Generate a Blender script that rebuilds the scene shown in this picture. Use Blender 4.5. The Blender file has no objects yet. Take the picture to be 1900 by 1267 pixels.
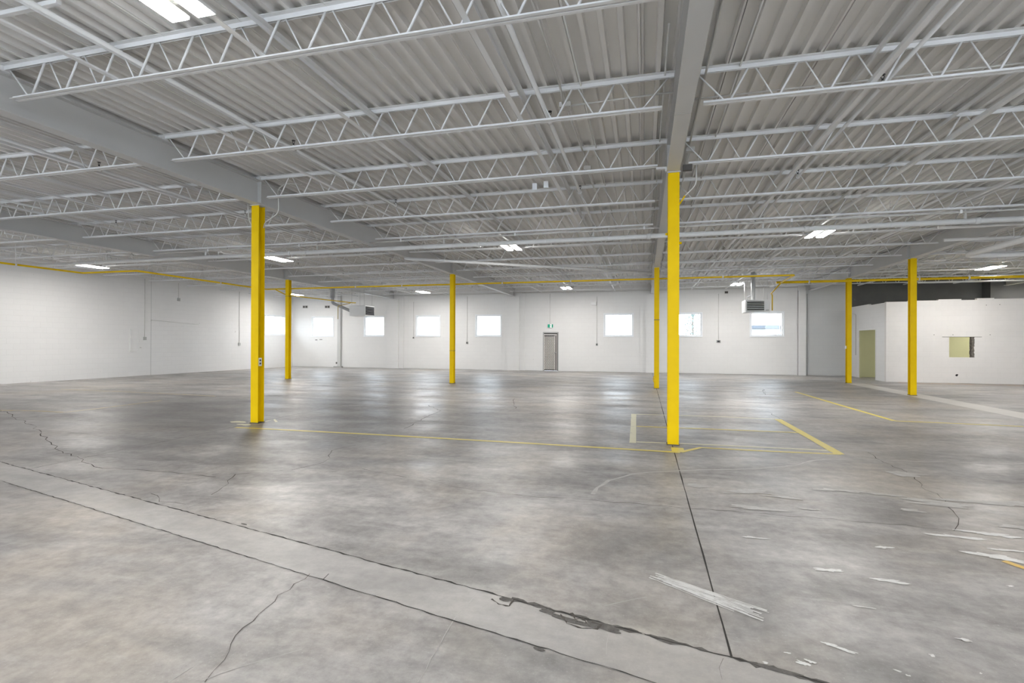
import bpy, bmesh, math, random
from mathutils import Vector, Matrix
random.seed(7)
S = bpy.context.scene
C = S.collection
# ------------------------------------------------------------------ camera
F = 945.0
CAMH = 1.5
cam = bpy.data.cameras.new('camera'); camo = bpy.data.objects.new('camera', cam); C.objects.link(camo)
cam.sensor_width = 36.0; cam.lens = 36.0*F/1900.0; cam.clip_start = .05; cam.clip_end = 500
YAW, PITCH, ROLL = math.radians(14.52), math.radians(.15), math.radians(.2)
CM = Matrix.Rotation(YAW, 4, 'Z') @ Matrix.Rotation(math.pi/2+PITCH, 4, 'X') @ Matrix.Rotation(ROLL, 4, 'Z')
camo.matrix_world = Matrix.Translation((0, 0, CAMH)) @ CM
S.camera = camo
# ------------------------------------------------------------------ world, exposure
S.view_settings.view_transform = 'Standard'; S.view_settings.look = 'None'
S.view_settings.gamma = 1.0; S.view_settings.exposure = 0.4; S.view_settings.use_curve_mapping = False
SKY = 8.0
LAMP = 135.0
w = bpy.data.worlds.new('overcast_sky'); S.world = w; w.use_nodes = True
bg = w.node_tree.nodes['Background']; bg.inputs[0].default_value = (.82, .91, 1, 1); bg.inputs[1].default_value = SKY

# ------------------------------------------------------------------ ray helpers (turn a pixel of the survey photo into a point on a plane)
def ray(u, v):
    d = Vector(((u-950)/F, -(v-633.5)/F, -1.0)); return (CM.to_3x3() @ d)
def pf(u, v, z=0.0):
    d = ray(u, v); k = (z-CAMH)/d.z; return Vector((d.x*k, d.y*k, z))
def py(u, v, Y):
    d = ray(u, v); k = Y/d.y; return Vector((d.x*k, Y, CAMH+d.z*k))
def px(u, v, X):
    d = ray(u, v); k = X/d.x; return Vector((X, d.y*k, CAMH+d.z*k))

# ------------------------------------------------------------------ materials
M = {}
def newmat(n):
    m = bpy.data.materials.new(n); m.use_nodes = True; M[n] = m
    return m, m.node_tree.nodes, m.node_tree.links, m.node_tree.nodes['Principled BSDF']
def paint(n, col, rough=.5, metal=0, var=.06, scale=3.0, bump=0.0, bscale=60, dirt=None, spec=.5):
    m, N, L, P = newmat(n)
    tc = N.new('ShaderNodeTexCoord'); nz = N.new('ShaderNodeTexNoise'); nz.inputs['Scale'].default_value = scale; nz.inputs['Detail'].default_value = 6
    L.new(tc.outputs['Object'], nz.inputs['Vector'])
    mx = N.new('ShaderNodeMix'); mx.data_type = 'RGBA'
    d = dirt or tuple(c*(1-var*2) for c in col)
    mx.inputs[6].default_value = (*[min(1, c*(1+var*.5)) for c in col], 1); mx.inputs[7].default_value = (*d, 1)
    L.new(nz.outputs['Fac'], mx.inputs[0]); L.new(mx.outputs[2], P.inputs['Base Color'])
    P.inputs['Roughness'].default_value = rough; P.inputs['Metallic'].default_value = metal
    P.inputs['Specular IOR Level'].default_value = spec
    if bump:
        n2 = N.new('ShaderNodeTexNoise'); n2.inputs['Scale'].default_value = bscale; L.new(tc.outputs['Object'], n2.inputs['Vector'])
        b = N.new('ShaderNodeBump'); b.inputs['Strength'].default_value = bump; b.inputs['Distance'].default_value = .01
        L.new(n2.outputs['Fac'], b.inputs['Height']); L.new(b.outputs['Normal'], P.inputs['Normal'])
    return m
paint('deck_paint', (.80, .79, .77), .55, var=.05, scale=1.3)
paint('steel_paint', (.82, .825, .83), .45, var=.04, scale=4)
paint('girder_paint', (.62, .62, .615), .5, var=.05, scale=1.5, bump=.05)
paint('pipe_paint', (.74, .74, .73), .42, var=.05, scale=3)
paint('conduit_paint', (.62, .61, .58), .5, var=.05, scale=5)
paint('yellow', (.78, .54, .0), .45, spec=.12, var=.05, scale=5, bump=.08, bscale=30, dirt=(.68, .44, .0))
paint('gas_yellow', (.78, .52, .0), .45, spec=.3, var=.06, scale=6)
paint('black_plastic', (.02, .02, .02), .4)
paint('dark_metal', (.10, .09, .08), .6, var=.2)
paint('galvanised', (.45, .46, .47), .5, metal=.2, var=.15, scale=20)
paint('white_enamel', (.80, .80, .79), .35, var=.03)
paint('louver_metal', (.25, .25, .27), .4, metal=.3)
paint('black_inside', (.012, .012, .012), .9)
paint('frame_white', (.82, .84, .86), .4, var=.02)
paint('green_wall', (.78, .78, .47), .8, var=.04, scale=2)
paint('gate_metal', (.74, .72, .68), .5)
paint('door_paint', (.12, .11, .10), .5)
paint('grey_metal', (.42, .42, .41), .5)
paint('rubber_dark', (.05, .05, .05), .7)
paint('raw_block', (.13, .13, .127), .9, var=.15, scale=2, bump=.3, bscale=40)
paint('crack_dark', (.09, .08, .07), .95, var=.3, scale=30)
paint('joint_dark', (.05, .047, .043), .95, var=.4, scale=12)
paint('rubble', (.16, .15, .14), .95, var=.4, scale=25, bump=.8, bscale=60)
paint('brass', (.5, .38, .12), .4, metal=.6)
paint('asphalt', (.30, .30, .30), .9, var=.1, scale=.5)
paint('bounce_white', (.82, .84, .87), .9, var=.02, scale=.5)  # pale colour for the added ground that throws daylight indoors
paint('far_building', (.26, .26, .26), .8, var=.06, scale=.4)
paint('far_roof', (.09, .10, .115), .9, var=0)
paint('leaf', (.20, .26, .24), .7, var=.3, scale=4)
paint('bark', (.20, .17, .14), .9, var=.3, scale=8)
paint('plaster_broken', (.22, .20, .17), .95, var=.5, scale=14, bump=1, bscale=30)

def worn(n, col, under=(.33, .31, .29), lo=.42, hi=.62, scale=6.0, rough=.45):
    m, N, L, P = newmat(n)
    tc = N.new('ShaderNodeTexCoord'); nz = N.new('ShaderNodeTexNoise'); nz.inputs['Scale'].default_value = scale; nz.inputs['Detail'].default_value = 9; nz.inputs['Roughness'].default_value = .7
    L.new(tc.outputs['Object'], nz.inputs['Vector'])
    mr = N.new('ShaderNodeMapRange'); mr.inputs[1].default_value = lo; mr.inputs[2].default_value = hi
    L.new(nz.outputs['Fac'], mr.inputs[0])
    mx = N.new('ShaderNodeMix'); mx.data_type = 'RGBA'; mx.inputs[6].default_value = (*col, 1); mx.inputs[7].default_value = (*under, 1)
    L.new(mr.outputs[0], mx.inputs[0]); L.new(mx.outputs[2], P.inputs['Base Color']); P.inputs['Roughness'].default_value = rough
worn('line_yellow', (.72, .60, .13), lo=.6, hi=.9)
worn('line_pale', (.70, .67, .48), lo=.55, hi=.85)
worn('line_ochre', (.50, .40, .18), lo=.42, hi=.70, under=(.38, .35, .31))
worn('line_orange', (.62, .42, .12), lo=.5, hi=.75)
worn('paint_white', (.62, .62, .61), lo=.5, hi=.70, scale=14, under=(.42, .41, .39))
worn('scuff_pale', (.46, .455, .44), lo=.40, hi=.66, scale=9, under=(.35, .335, .32))
worn('wet_stain', (.30, .20, .12), lo=.4, hi=.62, scale=3)

def block_wall(n, col, col2, axis='x', vary=.03):
    # painted concrete block: fine bed joints in relief, a few scuffs
    m, N, L, P = newmat(n)
    tc = N.new('ShaderNodeTexCoord'); sp = N.new('ShaderNodeSeparateXYZ'); cb = N.new('ShaderNodeCombineXYZ')
    L.new(tc.outputs['Object'], sp.inputs[0]); L.new(sp.outputs['X' if axis == 'x' else 'Y'], cb.inputs[0]); L.new(sp.outputs['Z'], cb.inputs[1])
    br = N.new('ShaderNodeTexBrick'); br.inputs['Scale'].default_value = 1.0; br.inputs['Brick Width'].default_value = .4; br.inputs['Row Height'].default_value = .2
    br.inputs['Mortar Size'].default_value = .006; br.inputs['Mortar Smooth'].default_value = .6
    br.inputs['Color1'].default_value = (*col, 1); br.inputs['Color2'].default_value = (*[c*(1-vary*.5) for c in col], 1); br.inputs['Mortar'].default_value = (*[c*.93 for c in col], 1)
    L.new(cb.outputs[0], br.inputs['Vector'])
    nz = N.new('ShaderNodeTexNoise'); nz.inputs['Scale'].default_value = .6; nz.inputs['Detail'].default_value = 8; nz.inputs['Roughness'].default_value = .65
    L.new(tc.outputs['Object'], nz.inputs['Vector'])
    mr = N.new('ShaderNodeMapRange'); mr.inputs[1].default_value = .45; mr.inputs[2].default_value = .8; mr.inputs[4].default_value = .5; L.new(nz.outputs['Fac'], mr.inputs[0])
    mx = N.new('ShaderNodeMix'); mx.data_type = 'RGBA'; L.new(mr.outputs[0], mx.inputs[0]); L.new(br.outputs['Color'], mx.inputs[6]); mx.inputs[7].default_value = (*col2, 1)
    # tiny chips
    n3 = N.new('ShaderNodeTexNoise'); n3.inputs['Scale'].default_value = 5.5; n3.inputs['Detail'].default_value = 2; L.new(tc.outputs['Object'], n3.inputs['Vector'])
    m3 = N.new('ShaderNodeMapRange'); m3.inputs[1].default_value = .775; m3.inputs[2].default_value = .80; m3.inputs[4].default_value = .5; L.new(n3.outputs['Fac'], m3.inputs[0])
    mx2 = N.new('ShaderNodeMix'); mx2.data_type = 'RGBA'; L.new(m3.outputs[0], mx2.inputs[0]); L.new(mx.outputs[2], mx2.inputs[6]); mx2.inputs[7].default_value = (.3, .28, .26, 1)
    L.new(mx2.outputs[2], P.inputs['Base Color']); P.inputs['Roughness'].default_value = .6
    b = N.new('ShaderNodeBump'); b.inputs['Strength'].default_value = .35; b.inputs['Distance'].default_value = .006; b.invert = True
    L.new(br.outputs['Fac'], b.inputs['Height'])
    b2 = N.new('ShaderNodeBump'); b2.inputs['Strength'].default_value = .15; b2.inputs['Distance'].default_value = .005
    n4 = N.new('ShaderNodeTexNoise'); n4.inputs['Scale'].default_value = 45; L.new(tc.outputs['Object'], n4.inputs['Vector']); L.new(n4.outputs['Fac'], b2.inputs['Height'])
    L.new(b.outputs['Normal'], b2.inputs['Normal']); L.new(b2.outputs['Normal'], P.inputs['Normal'])
block_wall('wall_x', (.76, .75, .735), (.69, .68, .665), 'x')
block_wall('wall_y', (.76, .75, .74), (.69, .68, .67), 'y')
block_wall('wall_office', (.74, .715, .69), (.60, .58, .55), 'x')
block_wall('wall_grey', (.56, .56, .55), (.50, .50, .49), 'x')

def floor_mat(name='concrete_floor', tint=None, tf=.0):
    m, N, L, P = newmat(name)
    tc = N.new('ShaderNodeTexCoord')
    def noise(sc, det=8, rg=.6, sx=1, sy=1, dist=0):
        mp = N.new('ShaderNodeMapping'); mp.inputs['Scale'].default_value = (sx, sy, 1); L.new(tc.outputs['Object'], mp.inputs[0])
        n = N.new('ShaderNodeTexNoise'); n.inputs['Scale'].default_value = sc; n.inputs['Detail'].default_value = det; n.inputs['Roughness'].default_value = rg; n.inputs['Distortion'].default_value = dist
        L.new(mp.outputs[0], n.inputs['Vector']); return n.outputs['Fac']
    def rng(s, a, b, c=0, d=1):
        r = N.new('ShaderNodeMapRange'); r.inputs[1].default_value = a; r.inputs[2].default_value = b; r.inputs[3].default_value = c; r.inputs[4].default_value = d; L.new(s, r.inputs[0]); return r.outputs[0]
    def mix(f, a, b, mode='MIX'):
        x = N.new('ShaderNodeMix'); x.data_type = 'RGBA'; x.blend_type = mode
        if isinstance(f, float): x.inputs[0].default_value = f
        else: L.new(f, x.inputs[0])
        for i, c in ((6, a), (7, b)):
            if isinstance(c, tuple): x.inputs[i].default_value = (*c, 1)
            else: L.new(c, x.inputs[i])
        return x.outputs[2]
    big = noise(.35, 5, .55, dist=.4); mid = noise(1.1, 9, .66, .7, 1.3, .3); fine = noise(9, 8, .7); tan = noise(.5, 6, .6, 1, 1, .6); strk = noise(1.6, 7, .62, .45, 2.2, .2)
    c = mix(rng(mid, .36, .66), (.20, .19, .185), (.435, .42, .405))
    c = mix(rng(big, .42, .66, 0, .42), c, (.22, .215, .215))
    c = mix(rng(tan, .47, .67, 0, .55), c, (.42, .37, .31))
    c = mix(rng(strk, .57, .72, 0, .5), c, (.47, .46, .45))
    c = mix(rng(strk, .46, .30, 0, .5), c, (.19, .185, .185))
    sep = N.new('ShaderNodeVectorMath'); sep.operation = 'DISTANCE'; L.new(tc.outputs['Object'], sep.inputs[0]); sep.inputs[1].default_value = (-8.5, 9.5, 0)
    wob = N.new('ShaderNodeMath'); wob.operation = 'MULTIPLY_ADD'; L.new(mid, wob.inputs[0]); wob.inputs[1].default_value = 7.0; L.new(sep.outputs['Value'], wob.inputs[2])
    c = mix(rng(wob.outputs[0], 11.5, 5.5, 0, .62), c, (.15, .145, .145))
    c = mix(.42, c, mix(rng(fine, .3, .7), (.2, .2, .2), (.8, .8, .8)), 'OVERLAY')
    grit = noise(70, 3, .6)
    c = mix(rng(grit, .62, .72, 0, .35), c, (.55, .54, .52)); c = mix(rng(grit, .36, .27, 0, .4), c, (.16, .15, .14))
    if tint: c = mix(tf, c, tint)
    L.new(c, P.inputs['Base Color'])
    sp = noise(14, 3, .5)
    L.new(rng(noise(.9, 6, .6, .6, 1.4), .3, .7, .30, .56), P.inputs['Roughness'])
    P.inputs['Specular IOR Level'].default_value = .42
    b = N.new('ShaderNodeBump'); b.inputs['Strength'].default_value = .12; b.inputs['Distance'].default_value = .01
    L.new(noise(5, 6, .6, .8, 1.2), b.inputs['Height']); L.new(b.outputs['Normal'], P.inputs['Normal'])
floor_mat(); floor_mat('strip_concrete', (.43, .42, .405), .40); floor_mat('strip_pale', (.62, .60, .56), .8)
def emit(n, col, st):
    m, N, L, P = newmat(n); P.inputs['Base Color'].default_value = (.8, .8, .8, 1)
    P.inputs['Emission Color'].default_value = (*col, 1); P.inputs['Emission Strength'].default_value = st
emit('led_lens', (1, .97, .93), LAMP)
emit('sign_green', (.0, .40, .24), .22); M['sign_green'].node_tree.nodes['Principled BSDF'].inputs['Base Color'].default_value = (.0, .22, .13, 1)
emit('sign_white', (.85, 1, .95), .35)
def glass():
    m, N, L, P = newmat('window_glass'); out = [n for n in N if n.type == 'OUTPUT_MATERIAL'][0]
    t = N.new('ShaderNodeBsdfTransparent'); t.inputs[0].default_value = (.95, .97, .98, 1); g = N.new('ShaderNodeBsdfGlossy'); g.inputs['Roughness'].default_value = .03
    mx = N.new('ShaderNodeMixShader'); mx.inputs[0].default_value = .02
    L.new(t.outputs[0], mx.inputs[1]); L.new(g.outputs[0], mx.inputs[2]); L.new(mx.outputs[0], out.inputs[0])
glass()

# ------------------------------------------------------------------ mesh helpers
def BM(): return bmesh.new()
def box(bm, x0, x1, y0, y1, z0, z1):
    v = [bm.verts.new(p) for p in ((x0,y0,z0),(x1,y0,z0),(x1,y1,z0),(x0,y1,z0),(x0,y0,z1),(x1,y0,z1),(x1,y1,z1),(x0,y1,z1))]
    for f in ((3,2,1,0),(4,5,6,7),(0,1,5,4),(1,2,6,5),(2,3,7,6),(3,0,4,7)): bm.faces.new([v[i] for i in f])
def tube(bm, pts, r, seg=10, cap=True, smooth=True):
    # round bar through a list of points, mitred at the bends
    pts = [Vector(p) for p in pts]; rings = []; up = None
    for i, p in enumerate(pts):
        d0 = (p-pts[i-1]).normalized() if i else None; d1 = (pts[i+1]-p).normalized() if i < len(pts)-1 else None
        d = (d0+d1).normalized() if d0 and d1 else (d0 or d1)
        k = 1/max(.35, d.dot(d0)) if d0 and d1 else 1
        if up is None:
            up = Vector((0, 0, 1)) if abs(d.z) < .9 else Vector((1, 0, 0))
        a = (up - d*up.dot(d)).normalized(); b = d.cross(a); up = a
        if d0 and d1:
            ax = (d1-d0); ax = ax.normalized() if ax.length > 1e-6 else a
        else: ax = a
        ring = []
        for s in range(seg):
            t = 2*math.pi*s/seg; o = a*math.cos(t)*r + b*math.sin(t)*r
            o = o + ax*(o.dot(ax))*(k-1)
            ring.append(bm.verts.new(p+o))
        rings.append(ring)
    for i in range(len(rings)-1):
        for s in range(seg):
            f = bm.faces.new((rings[i][s], rings[i][(s+1) % seg], rings[i+1][(s+1) % seg], rings[i+1][s])); f.smooth = smooth
    if cap:
        bm.faces.new(list(reversed(rings[0]))); bm.faces.new(rings[-1])
def bent(pts, rad, n=5):
    # round the corners of a run
    pts = [Vector(p) for p in pts]; out = [pts[0]]
    for i in range(1, len(pts)-1):
        a, b, c = pts[i-1], pts[i], pts[i+1]
        r = min(rad, (a-b).length*.45, (c-b).length*.45)
        p0 = b+(a-b).normalized()*r; p1 = b+(c-b).normalized()*r
        for k in range(n+1):
            t = k/n; out.append((1-t)**2*p0 + 2*t*(1-t)*b + t*t*p1)
    out.append(pts[-1]); return out
def prism(bm, prof, axis, a, b):
    # prof: list of (p,q); axis 'y' -> (p, t, q), axis 'x' -> (t, p, q), axis 'z' -> (p, q, t)
    def P(p, q, t): return (p, t, q) if axis == 'y' else (t, p, q) if axis == 'x' else (p, q, t)
    A = [bm.verts.new(P(p, q, a)) for p, q in prof]; B = [bm.verts.new(P(p, q, b)) for p, q in prof]
    n = len(prof)
    for i in range(n): bm.faces.new((A[i], A[(i+1) % n], B[(i+1) % n], B[i]))
    bm.faces.new(list(reversed(A))); bm.faces.new(B)
def obj(name, bm, mat, parent=None, smooth=False, bevel=0):
    bmesh.ops.recalc_face_normals(bm, faces=bm.faces)
    me = bpy.data.meshes.new(name); bm.to_mesh(me); bm.free(); me.materials.append(M[mat])
    o = bpy.data.objects.new(name, me); C.objects.link(o)
    if smooth:
        for p in me.polygons: p.use_smooth = True
    if parent: o.parent = parent
    if bevel:
        b = o.modifiers.new('bevel', 'BEVEL'); b.width = bevel; b.segments = 2; b.limit_method = 'ANGLE'
    return o
def tag(o, label, cat, group=None):
    o['label'] = label; o['category'] = cat
    if group: o['group'] = group
    return o
def thing(name, label, cat, loc=(0, 0, 0), rz=0, group=None):
    o = bpy.data.objects.new(name, None); C.objects.link(o); o.location = loc; o.rotation_euler = (0, 0, rz); o.empty_display_size = .2
    return tag(o, label, cat, group)
def struct(name, bm, mat, parent=None, label=None):
    o = obj(name, bm, mat, parent)
    if not parent: o['kind'] = 'structure'
    if label: o['label'] = label
    return o
def dup(root, loc, label, rz=None):
    r = root.copy(); C.objects.link(r); r.location = loc; r['label'] = label
    if rz is not None: r.rotation_euler = (0, 0, rz)
    for ch in list(root.children):
        c = ch.copy(); C.objects.link(c); c.parent = r
        for g in list(ch.children):
            d = g.copy(); C.objects.link(d); d.parent = c
    return r
def wall_panels(bm, a0, a1, z0, z1, holes, put):
    # wall split round its rectangular openings; holes: (a0,a1,z0,z1)
    xs = sorted({a0, a1, *[h[0] for h in holes], *[h[1] for h in holes]})
    for i in range(len(xs)-1):
        l, r = xs[i], xs[i+1]; hs = sorted([(h[2], h[3]) for h in holes if h[0] < (l+r)/2 < h[1]])
        z = z0
        for b, t in hs:
            if b > z+1e-4: put(bm, l, r, z, b)
            z = t
        if z < z1-1e-4: put(bm, l, r, z, z1)

# ------------------------------------------------------------------ dimensions
GX = [-14.1, -6.9, .41, 7.65]                 # girder lines
BACK = 27.0; FRONT = -9.0; RIGHT = 19.0
GB, GT = 4.03, 4.46                           # girder bottom and top
JT, JB = 4.525, 4.135                         # joist top and bottom
DZ = 4.527                                    # underside of the deck ribs
def LX(y): return -21.75 + (y-9)*.8/18.0      # face of the left wall
ROWS = [7.9+1.94*k for k in range(-2, 10)]    # joist rows

# ------------------------------------------------------------------ floor
bm = BM(); box(bm, -23.5, RIGHT+.3, FRONT-.3, BACK+.3, -.25, 0)
floor = struct('floor', bm, 'concrete_floor')
def ribbon(bm, pts, wd, z, jit=0, step=None, wj=0):
    # thin flat band along a polyline on the floor
    P = [Vector((p[0], p[1], 0)) for p in pts]
    if step:
        Q = [P[0]]
        for a, b in zip(P, P[1:]):
            n = max(1, int((b-a).length/step))
            for k in range(1, n+1):
                q = a.lerp(b, k/n); d = (b-a).normalized(); nrm = Vector((-d.y, d.x, 0))
                if k < n or b is not P[-1]: q += nrm*random.uniform(-jit, jit)
                Q.append(q)
        P = Q
    prev = None
    for i, p in enumerate(P):
        d = (P[min(i+1, len(P)-1)]-P[max(i-1, 0)]).normalized(); n = Vector((-d.y, d.x, 0))
        h = wd*.5*(1+random.uniform(-wj, wj))
        a = bm.verts.new((p.x+n.x*h, p.y+n.y*h, z)); b = bm.verts.new((p.x-n.x*h, p.y-n.y*h, z))
        if prev: bm.faces.new((prev[0], prev[1], b, a))
        prev = (a, b)
def fpart(name, bm, mat, label=None):
    o = obj(name, bm, mat, floor)
    if label: o['label'] = label
    return o
# trench infill strip running across the front
def tr(x, off=0): return (x, 2.715+off-.2345*x)
bm = BM()
ribbon(bm, [tr(-16, -.18), tr(4, -.18)], .35, .0015); fpart('infill_strip', bm, 'strip_concrete', 'paler strip of patched concrete')
bm = BM(); ribbon(bm, [tr(-16), tr(4)], .010, .003, .006, .05, .8); fpart('joint_line', bm, 'joint_dark')
bm = BM(); ribbon(bm, [tr(-16, -.36), tr(4, -.36)], .0055, .003, .006, .06, .8); fpart('joint_line', bm, 'joint_dark')
bm = BM(); ribbon(bm, [tr(-.75), tr(1.4)], .026, .0026, .008, .035, .95); fpart('joint_line', bm, 'rubble')
# pale infill strip under the right-hand girder line
bm = BM(); ribbon(bm, [(7.75, 10.5), (7.75, 22)], .62, .0015); fpart('infill_strip', bm, 'strip_pale', 'pale strip of newer concrete')
# saw-cut joints under the girder lines
for x, y0, y1 in ((.41, 2.62, 26.9), (-6.98, 4.35, 26.9), (-14.1, 6.1, 26.9)):
    bm = BM(); ribbon(bm, [(x, y0), (x, y1)], .011 if x > 0 else .007, .0012, .002, .3, .4); fpart('saw_cut', bm, 'joint_dark')
CR = [[(575,1065),(520,1105),(480,1140),(450,1165),(425,1195),(415,1225),(380,1266)],
      [(110,836),(140,848),(165,862),(195,868),(250,872),(330,878),(400,885)],
      [(437,880),(420,898),(392,918)], [(660,826),(615,836),(608,850),(600,858)], [(600,858),(540,872),(437,880)],
      [(670,868),(700,876),(740,884),(790,888),(830,900),(900,912),(1000,922),(1100,928),(1270,943),(1400,952),(1520,962),(1650,972),(1770,985)],
      [(795,752),(818,762),(790,775),(750,795)], [(955,740),(955,752),(960,760)],
      [(1610,840),(1650,862),(1690,880),(1712,904),(1745,922),(1755,940),(1780,962),(1785,975),(1770,985)],
      [(1415,722),(1420,732)], [(1420,762),(1440,772),(1455,780)], [(1342,1222),(1336,1240),(1340,1262)],
      [(280,916),(300,930),(345,936)], [(0,760),(60,790),(110,836)], [(610,1065),(600,1075)]]
for k, c in enumerate(CR):
    bm = BM(); P = [pf(u, v) for u, v in c]; d = sum(p.length for p in P)/len(P)
    ribbon(bm, P, .0022+.0006*d, .0022, .007+.003*d, .02+.014*d, .8); fpart('crack', bm, 'crack_dark')
# spalled joint edge
BZ = [0.0]
def blob(cx, cy, rx, ry, z, rot=0, n=26, rough=.35, bm=None):
    BZ[0] += .00004; z += BZ[0]
    bm = bm or BM(); ph = [random.uniform(0, 6.28) for _ in range(5)]; vs = []
    for i in range(n):
        t = 2*math.pi*i/n; r = 1+rough*sum(math.sin((k+2)*t+ph[k])/(k+1.5) for k in range(5))*.6+random.uniform(-.12, .12)*rough*2
        x, y = rx*r*math.cos(t), ry*r*math.sin(t); vs.append(bm.verts.new((cx+x*math.cos(rot)-y*math.sin(rot), cy+x*math.sin(rot)+y*math.cos(rot), z)))
    bm.faces.new(vs); return bm
for u, v, rx, ry in ((940,1113,.05,.022),(1060,1152,.14,.022),(1120,1163,.10,.03),(1015,1135,.05,.02),(1000,1205,.03,.012),(1095,1188,.0,.0),(453,973,.035,.012),(1440,1243,.12,.015)):
    if rx: p = pf(u, v); fpart('spall', blob(p.x, p.y, rx, ry, .0034, -.23), 'rubble')
for c in ([(1040,1140),(1052,1158),(1080,1166),(1108,1168),(1116,1160),(1098,1155)], [(1060,1138),(1068,1150),(1076,1148)], [(912,1112),(925,1122),(945,1125),(955,1112)], [(1080,1145),(1088,1158)]):
    bm = BM(); ribbon(bm, [pf(u, v) for u, v in c], .011, .0036, .004, .02, .8); fpart('crack', bm, 'crack_dark')
# fine scratches
for c in ([(885,1100),(845,1148),(775,1266)], [(0,1014),(30,1006)], [(312,1266),(360,1236)], [(375,1263),(470,1230),(560,1205)], [(1120,1125),(1165,1115),(1200,1108)], [(1130,1175),(1125,1215)]):
    bm = BM(); ribbon(bm, [pf(u, v) for u, v in c], .004, .0024, .006, .08, .6); fpart('scratch', bm, 'scuff_pale')
# big curved tyre scuff
arc = [(1100,917),(1108,905),(1130,892),(1170,880),(1220,875),(1300,872),(1400,870),(1450,866),(1480,862),(1505,855),(1530,852),(1600,852),(1700,856),(1900,860)]
bm = BM(); ribbon(bm, [pf(u, v) for u, v in arc], .035, .0018, .01, .12, .4); fpart('tyre_scuff', bm, 'scuff_pale')
# white paint smear: a fan of strokes
a0, a1 = pf(1205, 1066), pf(1425, 1146)
for k in range(11):
    s = (k-5)*.011; bm = BM(); d = (a1-a0); n = Vector((-d.y, d.x, 0)).normalized()
    st, en = random.uniform(0, .25)*(.4+abs(k-5)*.15), random.uniform(.78, 1.02)
    ribbon(bm, [a0+d*st+n*s*.75, a0+d*en+n*s*1.25], .0105, .0026+k*.0001, .002, .06, .5); fpart('paint_stroke', bm, 'paint_white', 'white paint stroke')
for u, v, rx, ry, rot in ((1545,1198,.05,.01,-.3),(1570,1207,.05,.009,-.35),(1462,1212,.012,.006,0),(1490,1231,.03,.012,-.6),(1504,1228,.02,.01,-.6),(1420,1230,.015,.006,0),(1730,1217,.012,.008,0),
        (1665,1245,.018,.004,-.5),(1685,1254,.008,.005,0),(1820,1250,.006,.004,0),(1775,996,.17,.018,-.1),(1650,1078,.10,.012,0),(1390,912,.2,.035,0),(1350,915,.06,.015,0),(1290,901,.12,.03,0),
        (1543,909,.14,.025,0),(1455,923,.13,.022,0),(1402,943,.20,.03,.05),(1740,934,.30,.045,-.1),(1585,912,.1,.02,0),(1830,990,.14,.02,0),(1860,995,.10,.018,-.1),(1850,1034,.14,.03,-.2),
        (1875,1022,.13,.012,0),(1875,935,.25,.06,0),(1800,930,.22,.035,0),(1640,918,.15,.02,0),(1400,998,.08,.015,0),(1535,1058,.07,.025,0),(1690,947,.1,.02,0),(1640,1016,.05,.02,0),
        (1895,980,.12,.03,0),(1605,836,.2,.04,0),(1680,880,.2,.05,0),(1500,945,.07,.02,0),(1875,1088,.02,.008,0),(1790,1188,.03,.01,0),(1602,1127,.05,.006,0)):
    ry *= 1.9 if rx > .09 else 1.2; p = pf(u, v); fpart('paint_spot', blob(p.x, p.y, rx, ry, .002, rot, n=34, rough=.75), 'paint_white' if rx < .06 or v > 985 else 'scuff_pale')
# damp brown edge along the partition
bm = BM(); ribbon(bm, [(9.6, 22.9), (13, 22.75), (18.5, 22.6)], .55, .0016, .1, .5, .5); fpart('damp_stain', bm, 'wet_stain')

bm = BM(); ribbon(bm, [(-20.8, 26.98), (9.3, 26.98)], .05, .0024, .012, .35, .8); fpart('wall_foot_line', bm, 'joint_dark')  # thin dark uneven line along the foot of the back wall
bm = BM(); ribbon(bm, [(9.4, 23.33), (18.9, 23.33)], .04, .0024, .012, .35, .8); fpart('wall_foot_line', bm, 'wet_stain')  # thin brown uneven line along the foot of the partition
# painted floor lines
def fline(pts, wd, mat, label, z=.0028, pix=True, name='floor_line'):
    bm = BM(); P = [pf(u, v) for u, v in pts] if pix else pts
    ribbon(bm, P, wd, z, .0015, .25, .06); return tag(obj(name, bm, mat), label, 'floor marking')
fline([(437,793),(700,806.5),(980,822.5),(1262,839.5)], .085, 'line_yellow', 'long yellow line on the floor joining the two nearest columns')
fline([(1176,768),(1174,822)], .10, 'line_pale', 'wide pale line crossing the floor left of the nearest column')
fline([(1181,768.5),(1320,772.5),(1443,778)], .075, 'line_pale', 'thin whitish floor line along the far side of the marked box', .0026)
fline([(1181,791),(1340,797),(1487,803)], .075, 'line_yellow', 'thin yellow line across the middle of the marked floor box', .0026)
fline([(1181,820),(1320,825.5),(1540,836)], .075, 'line_pale', 'inner of two close lines behind the nearest column base', .0026)
fline([(1263,839),(1300,830.5),(1420,837),(1560,843)], .07, 'line_yellow', 'outer of two close yellow lines right of the nearest column base')
fline([(1443,778),(1500,810),(1558,843)], .13, 'line_yellow', 'wide yellow diagonal-looking line closing the right side of the marked box', .0032)
fline([(1476,727),(1560,752),(1660,781)], .10, 'line_yellow', 'yellow line running back across the floor near the right-hand columns')
fline([(1660,781),(1780,786),(1900,791.5)], .085, 'line_yellow', 'thin yellow line reaching the right edge of the picture')
fline([(1862,1041),(1900,1054),(1960,1074)], .055, 'line_orange', 'short orange line at the lower right edge of the floor')
fline([(-40,761),(60,762),(120,765)], .09, 'line_ochre', 'worn ochre line reaching the left edge of the floor')
fline([(120,765),(190,757),(300,743)], .09, 'line_ochre', 'worn ochre line running back from the left corner mark')
fline([(112,722),(232,727),(300,730),(400,735)], .09, 'line_ochre', 'faint ochre line farther back near the left wall')
bm = BM()
for c in ((442,783,.16,.10),(452,788,.14,.07)): p = pf(c[0], c[1]); blob(p.x, p.y, c[2], c[3], .0022, bm=bm)
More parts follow.
